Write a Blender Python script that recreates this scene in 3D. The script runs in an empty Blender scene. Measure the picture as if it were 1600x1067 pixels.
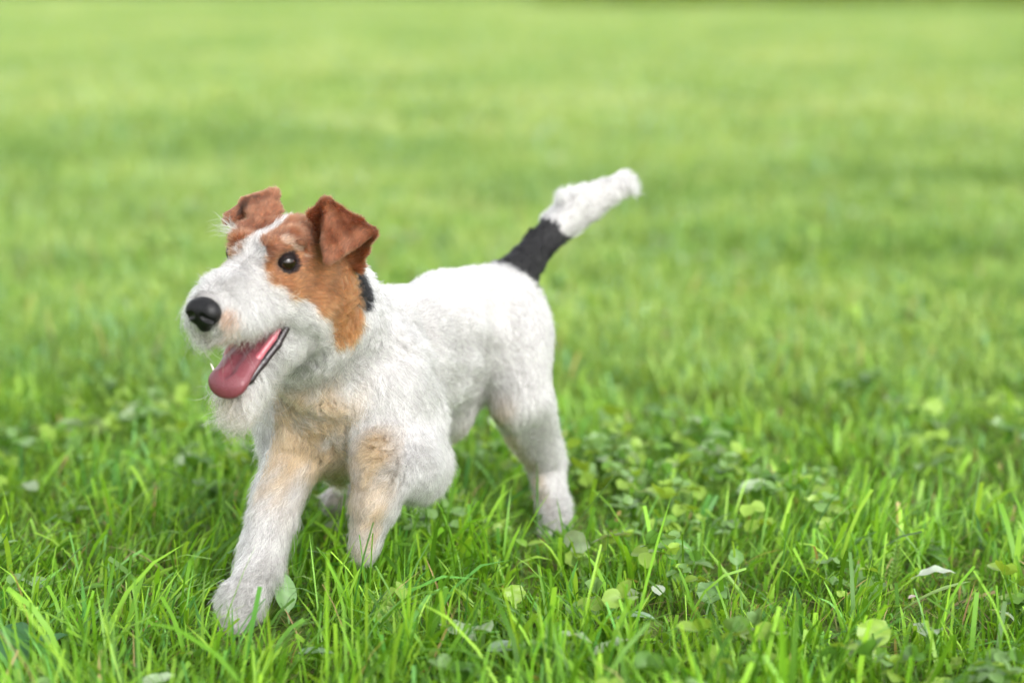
import bpy, math
import numpy as np
from mathutils import Vector, Matrix

rng = np.random.default_rng(7)
SC = bpy.context.scene
COL = SC.collection

# ------------------------------------------------------------------ camera
F_PX = 3111.0                      # focal length in pixels of a 1600 px wide frame (70 mm lens)
PITCH = math.atan(583 / F_PX)
CAM_H = 0.77
cam_d = bpy.data.cameras.new('camera')
cam = bpy.data.objects.new('camera', cam_d)
COL.objects.link(cam)
cam.location = (0, 0, CAM_H)
cam.rotation_euler = (math.pi / 2 - PITCH, 0, 0)
cam_d.sensor_width = 36.0
cam_d.lens = F_PX / 1600 * 36.0
cam_d.clip_start, cam_d.clip_end = 0.05, 1000
cam_d.dof.use_dof = True
cam_d.dof.focus_distance = 2.33
cam_d.dof.aperture_fstop = 2.1
SC.camera = cam

# ------------------------------------------------------------------ sky, sun, exposure
SUN_EL, SUN_AZ = math.radians(36), math.radians(148)     # azimuth from +Y towards +X; negative is left
w = bpy.data.worlds.new('World')
SC.world = w
w.use_nodes = True
wn = w.node_tree.nodes
wl = w.node_tree.links
sky = wn.new('ShaderNodeTexSky')
sky.sky_type = 'NISHITA'
sky.sun_disc = False
sky.sun_elevation = SUN_EL
sky.sun_rotation = SUN_AZ
sky.air_density, sky.dust_density, sky.ozone_density = 1.0, 3.0, 1.0
hs = wn.new('ShaderNodeHueSaturation')
hs.inputs['Saturation'].default_value = 0.12
wl.new(sky.outputs[0], hs.inputs['Color'])
wl.new(hs.outputs[0], wn['Background'].inputs['Color'])
wn['Background'].inputs['Strength'].default_value = 0.15
sun_d = bpy.data.lights.new('sun', 'SUN')
sun_d.energy = 0.5
sun_d.angle = math.radians(38)
sun_d.color = (1.0, 0.96, 0.9)
sun = bpy.data.objects.new('sun', sun_d)
COL.objects.link(sun)
sd = Vector((math.sin(SUN_AZ) * math.cos(SUN_EL), math.cos(SUN_AZ) * math.cos(SUN_EL), math.sin(SUN_EL)))
sun.rotation_euler = sd.to_track_quat('Z', 'Y').to_euler()
sun.location = sd * 20
SC.view_settings.view_transform = 'Standard'
SC.view_settings.look = 'None'
SC.view_settings.exposure = 1.70
SC.view_settings.gamma = 1
SC.view_settings.use_curve_mapping = False
SC.render.engine = 'CYCLES'
SC.cycles.use_denoising = True
SC.cycles.max_bounces = 10
SC.cycles.transparent_max_bounces = 8

# ------------------------------------------------------------------ helpers
FW = np.array([0, math.cos(PITCH), -math.sin(PITCH)])
UP = np.array([0, math.sin(PITCH), math.cos(PITCH)])
CAM = np.array([0, 0, CAM_H])


def at(px, py, Y):
    """the place at distance Y that the photograph shows at px, py"""
    r = FW + np.array([1.0, 0, 0]) * (px - 800) / F_PX - UP * (py - 533.5) / F_PX
    return CAM + r * (Y / r[1])


def on_ground(px, py):
    r = FW + np.array([1.0, 0, 0]) * (px - 800) / F_PX - UP * (py - 533.5) / F_PX
    return CAM + r * (-CAM_H / r[2])


def nrm(v):
    v = np.asarray(v, float)
    return v / np.maximum(np.linalg.norm(v, axis=-1, keepdims=True), 1e-9)


class Noise:
    """smooth vector noise: sums of sines"""
    def __init__(s, freq, n=10, dim=3, seed=0):
        r = np.random.default_rng(seed)
        s.k = r.normal(size=(n, 3)) * freq
        s.ph = r.uniform(0, 6.28, (n, dim))
        s.n = n

    def __call__(s, p):
        a = p @ s.k.T
        return np.sin(a[:, :, None] + s.ph[None]).sum(1) / math.sqrt(s.n / 2)


def tag(o, label=None, cat=None, group=None, kind=None):
    if label: o['label'] = label
    if cat: o['category'] = cat
    if group: o['group'] = group
    if kind: o['kind'] = kind
    return o


def link(name, data, parent=None):
    o = bpy.data.objects.new(name, data)
    COL.objects.link(o)
    if parent is not None:
        o.parent = parent
        o.matrix_parent_inverse = Matrix.Translation(-parent.matrix_basis.translation) if parent.parent is None else Matrix.Identity(4)
    return o


def make_mesh(name, v, faces_flat, loop_starts, loop_totals, mat=None, smooth=True, cols=None):
    me = bpy.data.meshes.new(name)
    v = np.ascontiguousarray(v, np.float32)
    me.vertices.add(len(v))
    me.vertices.foreach_set('co', v.ravel())
    me.loops.add(len(faces_flat))
    me.loops.foreach_set('vertex_index', np.ascontiguousarray(faces_flat, np.int32))
    me.polygons.add(len(loop_starts))
    me.polygons.foreach_set('loop_start', np.ascontiguousarray(loop_starts, np.int32))
    me.polygons.foreach_set('use_smooth', np.full(len(loop_starts), smooth))
    me.update(calc_edges=True)
    me.validate()
    if cols is not None:
        a = me.attributes.new('col', 'FLOAT_COLOR', 'POINT')
        c4 = np.ones((len(v), 4), np.float32)
        c4[:, :3] = cols
        a.data.foreach_set('color', c4.ravel())
    if mat is not None:
        me.materials.append(mat)
    return me


def mesh_quads(name, v, quads, mat=None, smooth=True, cols=None, tris=None):
    q = np.asarray(quads, np.int32).reshape(-1, 4)
    fl = q.ravel()
    st = np.arange(len(q)) * 4
    tot = np.full(len(q), 4)
    if tris is not None and len(tris):
        t = np.asarray(tris, np.int32).reshape(-1, 3)
        st = np.r_[st, len(fl) + np.arange(len(t)) * 3]
        tot = np.r_[tot, np.full(len(t), 3)]
        fl = np.r_[fl, t.ravel()]
    return make_mesh(name, v, fl, st, tot, mat, smooth, cols)


# ------------------------------------------------------------------ materials
def new_mat(name):
    m = bpy.data.materials.new(name)
    m.use_nodes = True
    nt = m.node_tree
    for n in list(nt.nodes):
        nt.nodes.remove(n)
    out = nt.nodes.new('ShaderNodeOutputMaterial')
    return m, nt, out


def principled(name, col, rough=0.5, spec=0.5, sss=0.0, coat=0.0, bump=None):
    m, nt, out = new_mat(name)
    p = nt.nodes.new('ShaderNodeBsdfPrincipled')
    p.inputs['Base Color'].default_value = (*col, 1)
    p.inputs['Roughness'].default_value = rough
    p.inputs['Specular IOR Level'].default_value = spec
    if sss:
        p.inputs['Subsurface Weight'].default_value = sss
        p.inputs['Subsurface Radius'].default_value = (0.01, 0.004, 0.003)
        p.inputs['Subsurface Scale'].default_value = 0.6
    if coat:
        p.inputs['Coat Weight'].default_value = coat
        p.inputs['Coat Roughness'].default_value = 0.08
    if bump:
        sc, st, di = bump
        tc = nt.nodes.new('ShaderNodeTexCoord')
        nz = nt.nodes.new('ShaderNodeTexNoise')
        nz.inputs['Scale'].default_value = sc
        nz.inputs['Detail'].default_value = 4
        b = nt.nodes.new('ShaderNodeBump')
        b.inputs['Strength'].default_value = st
        b.inputs['Distance'].default_value = di
        nt.links.new(tc.outputs['Object'], nz.inputs['Vector'])
        nt.links.new(nz.outputs[0], b.inputs['Height'])
        nt.links.new(b.outputs[0], p.inputs['Normal'])
    nt.links.new(p.outputs[0], out.inputs[0])
    return m, nt, p


def leaf_mat(name, rough=0.42, trans=0.45, spec=0.45):
    """leaf: the colour comes from the per-blade attribute 'col'; diffuse + light through the blade + sheen"""
    m, nt, out = new_mat(name)
    at_ = nt.nodes.new('ShaderNodeAttribute')
    at_.attribute_name = 'col'
    p = nt.nodes.new('ShaderNodeBsdfPrincipled')
    p.inputs['Roughness'].default_value = rough
    p.inputs['Specular IOR Level'].default_value = spec
    nt.links.new(at_.outputs['Color'], p.inputs['Base Color'])
    tr = nt.nodes.new('ShaderNodeBsdfTranslucent')
    mx = nt.nodes.new('ShaderNodeMix')
    mx.data_type = 'RGBA'
    mx.blend_type = 'MULTIPLY'
    mx.inputs[0].default_value = 1.0
    mx.inputs[7].default_value = (1.65, 1.5, 0.6, 1)
    nt.links.new(at_.outputs['Color'], mx.inputs[6])
    nt.links.new(mx.outputs[2], tr.inputs['Color'])
    ms = nt.nodes.new('ShaderNodeMixShader')
    ms.inputs[0].default_value = trans
    nt.links.new(p.outputs[0], ms.inputs[1])
    nt.links.new(tr.outputs[0], ms.inputs[2])
    nt.links.new(ms.outputs[0], out.inputs[0])
    return m


M_GRASS = leaf_mat('grass_blade', 0.42, 0.42, 0.33)
M_LEAF = leaf_mat('weed_leaf', 0.4, 0.35, 0.42)


def hair_mat(name):
    m, nt, out = new_mat(name)
    a = nt.nodes.new('ShaderNodeAttribute')
    a.attribute_name = 'col'
    h = nt.nodes.new('ShaderNodeBsdfHairPrincipled')
    h.model = 'CHIANG'
    h.parametrization = 'COLOR'
    h.inputs['Roughness'].default_value = 0.45
    h.inputs['Radial Roughness'].default_value = 0.6
    h.inputs['Coat'].default_value = 0.0
    h.inputs['IOR'].default_value = 1.4
    h.inputs['Random Roughness'].default_value = 0.2
    nt.links.new(a.outputs['Color'], h.inputs['Color'])
    nt.links.new(h.outputs[0], out.inputs[0])
    return m


M_HAIR = hair_mat('dog_hair')

# ------------------------------------------------------------------ ground
hill = Noise(2.2, 8, 1, seed=3)


def ground_z(x, y):
    x = np.asarray(x, float).ravel()
    y = np.asarray(y, float).ravel()
    p = np.stack([x, y, 0 * x], 1)
    return (hill(p)[:, 0] * 0.006 - 0.004).clip(-0.02, 0.012)


def build_ground():
    ys = np.r_[-6, -2, 0, np.arange(1.0, 6, 0.08), np.geomspace(6, 400, 60)]
    n = 61
    xs = np.linspace(-1, 1, n)
    V = []
    for y in ys:
        wd = max(2.5, 0.9 * y + 1.5) if y > 0 else 6
        x = xs * wd
        V.append(np.stack([x, np.full(n, y), ground_z(x, np.full(n, y)) - 0.002], 1))
    V = np.concatenate(V)
    r = len(ys)
    i = np.arange(r - 1)[:, None] * n + np.arange(n - 1)[None]
    q = np.stack([i, i + 1, i + n + 1, i + n], -1).reshape(-1, 4)
    m, nt, p = principled('lawn_soil', (0.05, 0.07, 0.02), 0.95, 0.1, bump=(60, 0.8, 0.01))
    tc = nt.nodes.new('ShaderNodeTexCoord')
    nz = nt.nodes.new('ShaderNodeTexNoise')
    nz.inputs['Scale'].default_value = 14
    nz.inputs['Detail'].default_value = 6
    cr = nt.nodes.new('ShaderNodeValToRGB')
    cr.color_ramp.elements[0].position = 0.35
    cr.color_ramp.elements[0].color = (0.045, 0.065, 0.014, 1)
    cr.color_ramp.elements[1].position = 0.7
    cr.color_ramp.elements[1].color = (0.11, 0.17, 0.035, 1)
    nt.links.new(tc.outputs['Object'], nz.inputs['Vector'])
    nt.links.new(nz.outputs[0], cr.inputs[0])
    nt.links.new(cr.outputs[0], p.inputs['Base Color'])
    o = link('ground', mesh_quads('ground', V, q, m))
    tag(o, 'flat park lawn ground under the grass reaching to the far hedge', None, None, 'structure')


build_ground()

# ------------------------------------------------------------------ grass blades
def sstep(a, b, x):
    t = ((np.asarray(x) - a) / (b - a)).clip(0, 1)
    return t * t * (3 - 2 * t)


def grass_cols(n, dry=0.03, r=rng, far=0.0):
    a = r.random(n)[:, None]
    b = r.random(n)[:, None]
    # further off: yellower dry tips and seed heads, paled by haze mixed into the colour
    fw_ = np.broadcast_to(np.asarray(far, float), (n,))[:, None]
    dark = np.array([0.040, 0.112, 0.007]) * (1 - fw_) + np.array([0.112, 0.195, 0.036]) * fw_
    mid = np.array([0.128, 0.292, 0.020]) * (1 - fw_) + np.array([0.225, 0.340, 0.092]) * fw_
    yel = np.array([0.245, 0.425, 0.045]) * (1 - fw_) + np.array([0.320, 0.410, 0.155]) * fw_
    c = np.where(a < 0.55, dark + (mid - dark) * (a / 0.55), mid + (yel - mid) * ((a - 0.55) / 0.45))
    c = c * (0.8 + 0.4 * b)
    blue = (r.random(n) < 0.10)[:, None]
    c = np.where(blue, c * np.array([0.8, 1.0, 2.4]), c)
    d = (r.random(n) < dry)[:, None]
    straw = np.array([0.34, 0.26, 0.13]) * (0.6 + 0.6 * b)
    return np.where(d, straw, c)


def blades(base, az, h, wd, lean, curl, cols, cut=None, twist=None, seg=4):
    """ribbon blades as arrays -> verts, quads, per-vertex colours. Blades taper, lean and droop."""
    n = len(base)
    t = np.linspace(0, 1, seg + 1)
    ang = lean[:, None] + curl[:, None] * t[None] ** 1.3
    ds = h[:, None] / seg
    fx = np.concatenate([np.zeros((n, 1)), np.cumsum(np.sin(0.5 * (ang[:, 1:] + ang[:, :-1])) * ds, 1)], 1)
    fz = np.concatenate([np.zeros((n, 1)), np.cumsum(np.cos(0.5 * (ang[:, 1:] + ang[:, :-1])) * ds, 1)], 1)
    ca, sa = np.cos(az), np.sin(az)
    cen = base[:, None, :] + np.stack([fx * ca[:, None], fx * sa[:, None], fz], -1)
    prof = np.interp(t, [0, 0.35, 0.75, 1], [0.75, 1.0, 0.72, 0.04])
    if cut is None:
        cut = np.zeros(n, bool)
    W = wd[:, None] * np.where(cut[:, None], np.interp(t, [0, 0.4, 1], [0.8, 1.0, 0.85])[None], prof[None])
    tw = (twist if twist is not None else rng.normal(0, 0.5, n))[:, None] * t[None]
    px = -sa[:, None] * np.cos(tw) + ca[:, None] * np.sin(tw) * np.cos(ang)
    py = ca[:, None] * np.cos(tw) + sa[:, None] * np.sin(tw) * np.cos(ang)
    pz = -np.sin(tw) * np.sin(ang)
    off = np.stack([px, py, pz], -1) * (W[..., None] * 0.5)
    V = np.stack([cen - off, cen + off], 2).reshape(-1, 3)
    k = (np.arange(n) * (2 * (seg + 1)))[:, None] + (np.arange(seg) * 2)[None]
    q = np.stack([k, k + 1, k + 3, k + 2], -1).reshape(-1, 4)
    tone = np.interp(t, [0, 0.3, 1], [0.85, 1.0, 1.06])
    C = np.repeat((cols[:, None, :] * tone[None, :, None])[:, :, None, :], 2, 2).reshape(-1, 3)
    # colour runs from darker at the base to lighter at the tip
    return V, q, C


def tuft_field(x, y, seed):
    p = np.stack([x, y, 0 * x], 1)
    return Noise(16, 9, 1, seed=seed)(p)[:, 0], Noise(5, 8, 2, seed=seed + 1)(p)


PAWS = np.array([[-0.305, 2.235, 0.055], [0.06, 2.64, 0.045], [-0.295, 2.19, 0.04]])


WEED_SPOTS = np.array([on_ground(a, b)[:2] for a, b in [(452, 985), (838, 902), (836, 862), (822, 900), (1105, 905), (1155, 925), (1422, 945), (1188, 966), (1216, 945), (1512, 888), (1478, 902), (155, 825), (1368, 985), (195, 945), (255, 905), (1100, 992), (1030, 975), (1022, 1028), (760, 1085), (466, 1068), (5, 1065), (1418, 960), (105, 905), (1270, 985), (1500, 985), (700, 965), (470, 1000)]])


def clearing(x, y, wide, ahead):
    """1 where the sward is open: round each single weed and just before it"""
    f = np.zeros(len(x))
    for X, Y in WEED_SPOTS:
        d = np.hypot(x - X, y - np.clip(y, Y - ahead, Y))
        f = np.maximum(f, np.where(d < wide, 1.0, 0.0))
    return f


def near_grass():
    y0, y1 = 1.55, 3.7
    area = sum((0.257 * y + 0.35) * 2 * 0.01 for y in np.arange(y0, y1, 0.01))
    N = int(area * 13500)
    y = rng.random(N * 2) * (y1 - y0) + y0
    hw = 0.257 * y + 0.35
    keep = rng.random(len(y)) < hw / (0.257 * y1 + 0.35)
    y, hw = y[keep][:N], hw[keep][:N]
    x = (rng.random(len(y)) * 2 - 1) * hw
    n = len(x)
    tf, wind = tuft_field(x, y, 11)
    base = np.stack([x, y, ground_z(x, y) - 0.003], 1)
    h = sstep(1.7, 2.3, y) * .25 + .75
    h = h * rng.lognormal(math.log(0.038), 0.36, n) * (1 - .18 * sstep(0, .3, x)) * (1 + 0.16 * tf)
    h = np.where(rng.random(n) < 0.09, h * 1.6, h).clip(0.012, 0.105)
    wd = np.where(rng.random(n) < .42, rng.uniform(.0034, .0068, n), rng.uniform(0.0013, 0.0034, n)) * (0.75 + 0.25 * (h / 0.05).clip(0, 1.6))
    az = rng.random(n) * 6.283
    az = np.where(rng.random(n) < 0.45, np.arctan2(wind[:, 1], wind[:, 0]) + rng.normal(0, 0.6, n), az)
    lean = np.abs(rng.normal(0.32, 0.32, n)).clip(0, 1.25)
    curl = np.abs(rng.normal(0.65, 0.55, n)).clip(0, 2.3)
    for X, Y, R_ in PAWS:
        d = np.hypot(x - X, y - Y)
        f = np.interp(d, [0, R_, R_ * 1.9], [0.3, 0.5, 1.0])
        h = h * f * np.where(y < Y - .01, 1.25, 1.0)
        lean = np.where(d < R_ * 1.4, lean + 0.5, lean)
    h = h * np.where(clearing(x, y, .022, .13) > 0, .42, 1.0)
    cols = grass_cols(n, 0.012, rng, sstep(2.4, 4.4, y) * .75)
    cols *= (1 + 0.10 * tf.clip(-2, 2))[:, None]
    cut = rng.random(n) < 0.35
    V, q, C = blades(base, az, h, wd, lean, curl, cols, cut)
    # long loose blades standing out of the sward
    k = 520
    hy = rng.uniform(2.12, 3.3, k)
    hx = rng.uniform(-1, 1, k) * (.257 * hy + .1)
    ok = (hx < 0) | (rng.random(k) < np.interp(hx, [0, .25], [.8, .4]))
    for X, Y, R_ in PAWS:
        ok &= np.hypot(hx - X, hy - Y) > R_ * 1.7
    ok &= clearing(hx, hy, .03, .2) == 0
    hx, hy = hx[ok], hy[ok]
    k = len(hx)
    hb = np.stack([hx, hy, ground_z(hx, hy) - .003], 1)
    haz = np.where(rng.random(k) < .6, rng.normal(.3, .6, k), rng.random(k) * 6.28)
    V3, q3, C3 = blades(hb, haz, rng.uniform(.055, .105, k), rng.uniform(.003, .0078, k), rng.uniform(.2, 1.15, k), rng.normal(.45, .45, k),
                        grass_cols(k, .02), rng.random(k) < .45, rng.normal(0, .7, k), 7)
    # thatch: short dry and dark stems lying in the sward
    m = int(n * 0.22)
    i = rng.integers(0, n, m)
    b2 = base[i] + np.c_[rng.normal(0, 0.01, (m, 2)), rng.uniform(0.0, 0.012, m)]
    c2 = np.array([0.22, 0.17, 0.08]) * rng.uniform(0.35, 1.3, (m, 1)) + np.array([0, 0.05, 0]) * rng.random((m, 1))
    V2, q2, C2 = blades(b2, rng.random(m) * 6.283, rng.uniform(0.015, 0.05, m), rng.uniform(0.0008, 0.002, m),
                        rng.uniform(1.0, 1.5, m), rng.normal(0, 0.3, m), c2)
    me = mesh_quads('grass', np.r_[V, V2, V3], np.r_[q, q2 + len(V), q3 + len(V) + len(V2)], M_GRASS, True, np.r_[C, C2, C3])
    tag(link('grass', me), 'short green lawn grass with loose blades around the dog', None, None, 'stuff')


def patch_mesh(name, size, dens, hm, wlo, whi, seg, r, dry=0.02, tint=(1, 1, 1), far=1.0):
    n = int(size * size * dens)
    xy = (r.random((n, 2)) - 0.5) * size
    base = np.c_[xy, np.full(n, -0.004)]
    h = r.lognormal(math.log(hm), 0.3, n).clip(0.015, 0.12)
    c = grass_cols(n, dry, r, far) * np.array(tint)
    V, q, C = blades(base, r.random(n) * 6.283, h, r.uniform(wlo, whi, n), np.abs(r.normal(0.25, 0.25, n)),
                     np.abs(r.normal(0.6, 0.5, n)).clip(0, 2), c, r.random(n) < 0.3, r.normal(0, 0.5, n), seg)
    return bpy.data.objects.new(name, mesh_quads(name, V, q, M_GRASS, True, C))


def scatter_object(name, pts, rot, scl, idx, protos):
    """one stuff object: points that a geometry-node tree turns into copies of the prototypes"""
    coll = bpy.data.collections.new(name + '_kinds')
    for p in protos:
        coll.objects.link(p)
    me = bpy.data.meshes.new(name)
    me.vertices.add(len(pts))
    me.vertices.foreach_set('co', np.ascontiguousarray(pts, np.float32).ravel())
    for nm, arr, ty in (('rz', rot, 'FLOAT'), ('sc', scl, 'FLOAT'), ('pick', idx, 'INT')):
        a = me.attributes.new(nm, ty, 'POINT')
        a.data.foreach_set('value', np.ascontiguousarray(arr, np.int32 if ty == 'INT' else np.float32))
    me.update()
    o = link(name, me)
    ng = bpy.data.node_groups.new(name + '_scatter', 'GeometryNodeTree')
    ng.interface.new_socket('Geometry', in_out='INPUT', socket_type='NodeSocketGeometry')
    ng.interface.new_socket('Geometry', in_out='OUTPUT', socket_type='NodeSocketGeometry')
    N = ng.nodes
    gi, go = N.new('NodeGroupInput'), N.new('NodeGroupOutput')
    ci = N.new('GeometryNodeCollectionInfo')
    ci.inputs['Collection'].default_value = coll
    ci.inputs['Separate Children'].default_value = True
    ci.inputs['Reset Children'].default_value = True
    ip = N.new('GeometryNodeInstanceOnPoints')
    ip.inputs['Pick Instance'].default_value = True

    def na(nm, ty):
        x = N.new('GeometryNodeInputNamedAttribute')
        x.data_type = ty
        x.inputs['Name'].default_value = nm
        return x
    a, b, c = na('rz', 'FLOAT'), na('sc', 'FLOAT'), na('pick', 'INT')
    cx = N.new('ShaderNodeCombineXYZ')
    ng.links.new(a.outputs[0], cx.inputs[2])
    e2r = N.new('FunctionNodeEulerToRotation')
    ng.links.new(cx.outputs[0], e2r.inputs[0])
    ng.links.new(gi.outputs[0], ip.inputs['Points'])
    ng.links.new(ci.outputs[0], ip.inputs['Instance'])
    ng.links.new(c.outputs[0], ip.inputs['Instance Index'])
    ng.links.new(e2r.outputs[0], ip.inputs['Rotation'])
    ng.links.new(b.outputs[0], ip.inputs['Scale'])
    ng.links.new(ip.outputs[0], go.inputs[0])
    md = o.modifiers.new('scatter', 'NODES')
    md.node_group = ng
    return o


def far_grass():
    tints = [(1, 1, 1), (1.12, 1.08, 1.1), (1.3, 1.16, 1.35), (.86, .9, .86), (.72, .8, .68)]       # fresh, light, yellowish, darker and dark swards
    protos, kinds = [], []
    for ti, tt in enumerate(tints):
        for j in range(4):
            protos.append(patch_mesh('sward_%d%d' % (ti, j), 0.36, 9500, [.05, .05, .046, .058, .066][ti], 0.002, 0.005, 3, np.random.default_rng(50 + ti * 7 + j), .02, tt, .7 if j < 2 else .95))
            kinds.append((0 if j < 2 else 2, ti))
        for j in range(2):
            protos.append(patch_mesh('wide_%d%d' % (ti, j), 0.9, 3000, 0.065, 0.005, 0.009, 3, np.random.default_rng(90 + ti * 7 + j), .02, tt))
            kinds.append((1, ti))
    by = {k: [i for i, kk in enumerate(kinds) if kk == k] for k in set(kinds)}

    def choose(xy, far):
        q3 = np.c_[xy, 0 * xy[:, 0]]
        v = Noise(4.5, 9, 1, seed=21)(q3)[:, 0] * .6 + Noise(1.3, 9, 1, seed=22)(q3)[:, 0] * (.3 if far == 1 else .5) + rng.normal(0, .35, len(xy))
        t_ = np.select([v > 1.15, v > .3, v > -.45, v > -1.1], [2, 1, 0, 3], 4)
        if far == 1:
            t_ = np.where(rng.random(len(xy)) < .25, 2, t_)
        if not far:
            near_ = rng.random(len(xy)) > sstep(4.2, 7.0, xy[:, 1])
            return np.array([by[(0 if m_ else 2, k_)][rng.integers(0, 2)] for k_, m_ in zip(t_, near_)])
        return np.array([by[(far, k_)][rng.integers(0, 2)] for k_ in t_])
    P, idx = [], []
    y = 3.7
    while y < 9.0:
        hw = 0.257 * y + 1.8
        xs = np.arange(-hw, hw, 0.27)
        P.append(np.c_[xs + rng.uniform(-0.06, 0.06, len(xs)), y + rng.uniform(-0.06, 0.06, len(xs))])
        idx.append(choose(P[-1], 0))
        y += 0.27
    while y < 52:
        hw = 0.257 * y + 3.0
        st = 0.66 if y < 25 else 0.75
        xs = np.arange(-hw, hw, st)
        P.append(np.c_[xs + rng.uniform(-0.15, 0.15, len(xs)), y + rng.uniform(-0.15, 0.15, len(xs))])
        idx.append(choose(P[-1], 1))
        y += st
    P, idx = np.concatenate(P), np.concatenate(idx)
    n = len(P)
    # collection children are picked in name order
    order = np.argsort(np.argsort([p.name for p in protos]))
    idx = order[idx]
    z = ground_z(P[:, 0], P[:, 1])
    o = scatter_object('grass', np.c_[P, z], rng.random(n) * 6.283, rng.uniform(0.85, 1.2, n), idx, protos)
    tag(o, 'blurred sunlit lawn stretching away behind the dog', None, None, 'stuff')


# ------------------------------------------------------------------ signed distance shapes
def sd_roundcone(p, a, b, r1, r2):
    ba = b - a
    l2 = ba @ ba
    rr = r1 - r2
    a2 = l2 - rr * rr
    il2 = 1.0 / l2
    pa = p - a
    y = pa @ ba
    z = y - l2
    xv = pa * l2 - y[..., None] * ba
    x2 = (xv * xv).sum(-1)
    y2 = y * y * l2
    z2 = z * z * l2
    k = np.sign(rr) * rr * rr * x2
    d = (np.sqrt(np.maximum(x2 * a2 * il2, 0)) + y * rr) * il2 - r1
    c1 = np.sign(z) * a2 * z2 > k
    c2 = np.sign(y) * a2 * y2 < k
    d = np.where(c1, np.sqrt(x2 + z2) * il2 - r2, np.where(c2, np.sqrt(x2 + y2) * il2 - r1, d))
    return d


def sd_ellipsoid(p, c, R, rad):
    q = (p - c) @ R
    k0 = np.sqrt(((q / rad) ** 2).sum(-1))
    k1 = np.sqrt(((q / (rad * rad)) ** 2).sum(-1))
    return k0 * (k0 - 1) / np.maximum(k1, 1e-9)


def sd_triangle(p, a, b, c, r):
    def dot(u, v): return (u * v).sum(-1)
    ba, cb, ac = b - a, c - b, a - c
    pa, pb, pc = p - a, p - b, p - c
    n = np.cross(ba, ac)
    s = (np.sign(pa @ np.cross(ba, n)) + np.sign(pb @ np.cross(cb, n)) + np.sign(pc @ np.cross(ac, n)))

    def seg(e, q):
        t = ((q @ e) / (e @ e)).clip(0, 1)
        dd = e * t[..., None] - q
        return dot(dd, dd)
    edge = np.minimum(np.minimum(seg(ba, pa), seg(cb, pb)), seg(ac, pc))
    face = (pa @ n) ** 2 / (n @ n)
    return np.sqrt(np.where(s < 2, edge, face)) - r


class Shape:
    def __init__(s):
        s.prims = []
        s.segs = []          # pieces with their own hair direction, length and region

    def rc(s, a, b, r1, r2, k, g, **kw):
        a, b = np.asarray(a, float), np.asarray(b, float)
        s.prims.append(dict(f=lambda p: sd_roundcone(p, a, b, r1, r2), lo=np.minimum(a - r1, b - r2), hi=np.maximum(a + r1, b + r2), k=k, g=g, **kw))
        s.segs.append(s.prims[-1])

    def chain(s, pts, rs, k, g, **kw):
        n0 = len(s.prims)
        for i in range(len(pts) - 1):
            d = dict(kw)
            if 'dir' not in d:
                d['dir'] = nrm(np.asarray(pts[i + 1]) - np.asarray(pts[i]))
            s.rc(pts[i], pts[i + 1], rs[i], rs[i + 1], k, g, **d)
        ch = s.prims[n0:]
        del s.prims[n0:]

        def f(p, ch=ch):
            A = ch[0]['f'](p)
            for c in ch[1:]:
                B = c['f'](p)
                hh = np.maximum(.006 - np.abs(A - B), 0) / .006
                A = np.minimum(A, B) - hh * hh * .006 * .25
            return A
        s.prims.append(dict(f=f, lo=np.min([c['lo'] for c in ch], 0), hi=np.max([c['hi'] for c in ch], 0), k=k, g=g))

    def el(s, c, R, rad, k, g, **kw):
        c, R, rad = np.asarray(c, float), np.asarray(R, float), np.asarray(rad, float)
        m = np.abs(R) @ rad
        s.prims.append(dict(f=lambda p: sd_ellipsoid(p, c, R, rad), lo=c - m, hi=c + m, k=k, g=g, **kw))
        s.segs.append(s.prims[-1])

    def tri(s, a, b, c, r, k, g, **kw):
        a, b, c = (np.asarray(x, float) for x in (a, b, c))
        s.prims.append(dict(f=lambda p: sd_triangle(p, a, b, c, r), lo=np.minimum(np.minimum(a, b), c) - r, hi=np.maximum(np.maximum(a, b), c) + r, k=k, g=g, **kw))
        s.segs.append(s.prims[-1])

    def grid(s, h):
        lo = np.min([p['lo'] for p in s.prims if not p.get('sub')], 0) - 4 * h
        hi = np.max([p['hi'] for p in s.prims if not p.get('sub')], 0) + 4 * h
        n = np.ceil((hi - lo) / h).astype(int) + 1
        F = np.full(n, 0.06, np.float32)
        for p in s.prims:
            m = p['k'] + 3 * h + 0.004
            i0 = np.maximum(np.floor((p['lo'] - m - lo) / h).astype(int), 0)
            i1 = np.minimum(np.ceil((p['hi'] + m - lo) / h).astype(int) + 1, n)
            if (i1 <= i0).any():
                continue
            ax = [lo[j] + h * np.arange(i0[j], i1[j]) for j in range(3)]
            G = np.stack(np.meshgrid(*ax, indexing='ij'), -1)
            d = p['f'](G)
            sl = tuple(slice(i0[j], i1[j]) for j in range(3))
            A = F[sl]
            k = p['k']
            if p.get('sub'):
                d = -d
                hh = np.maximum(k - np.abs(A - d), 0) / k
                F[sl] = np.maximum(A, d) + hh * hh * k * 0.25
            else:
                hh = np.maximum(k - np.abs(A - d), 0) / k
                F[sl] = np.minimum(A, d) - hh * hh * k * 0.25
        return F, lo, h

    def mesh(s, h):
        F, lo, h = s.grid(h)
        return surface_nets(F, lo, h)


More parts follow.
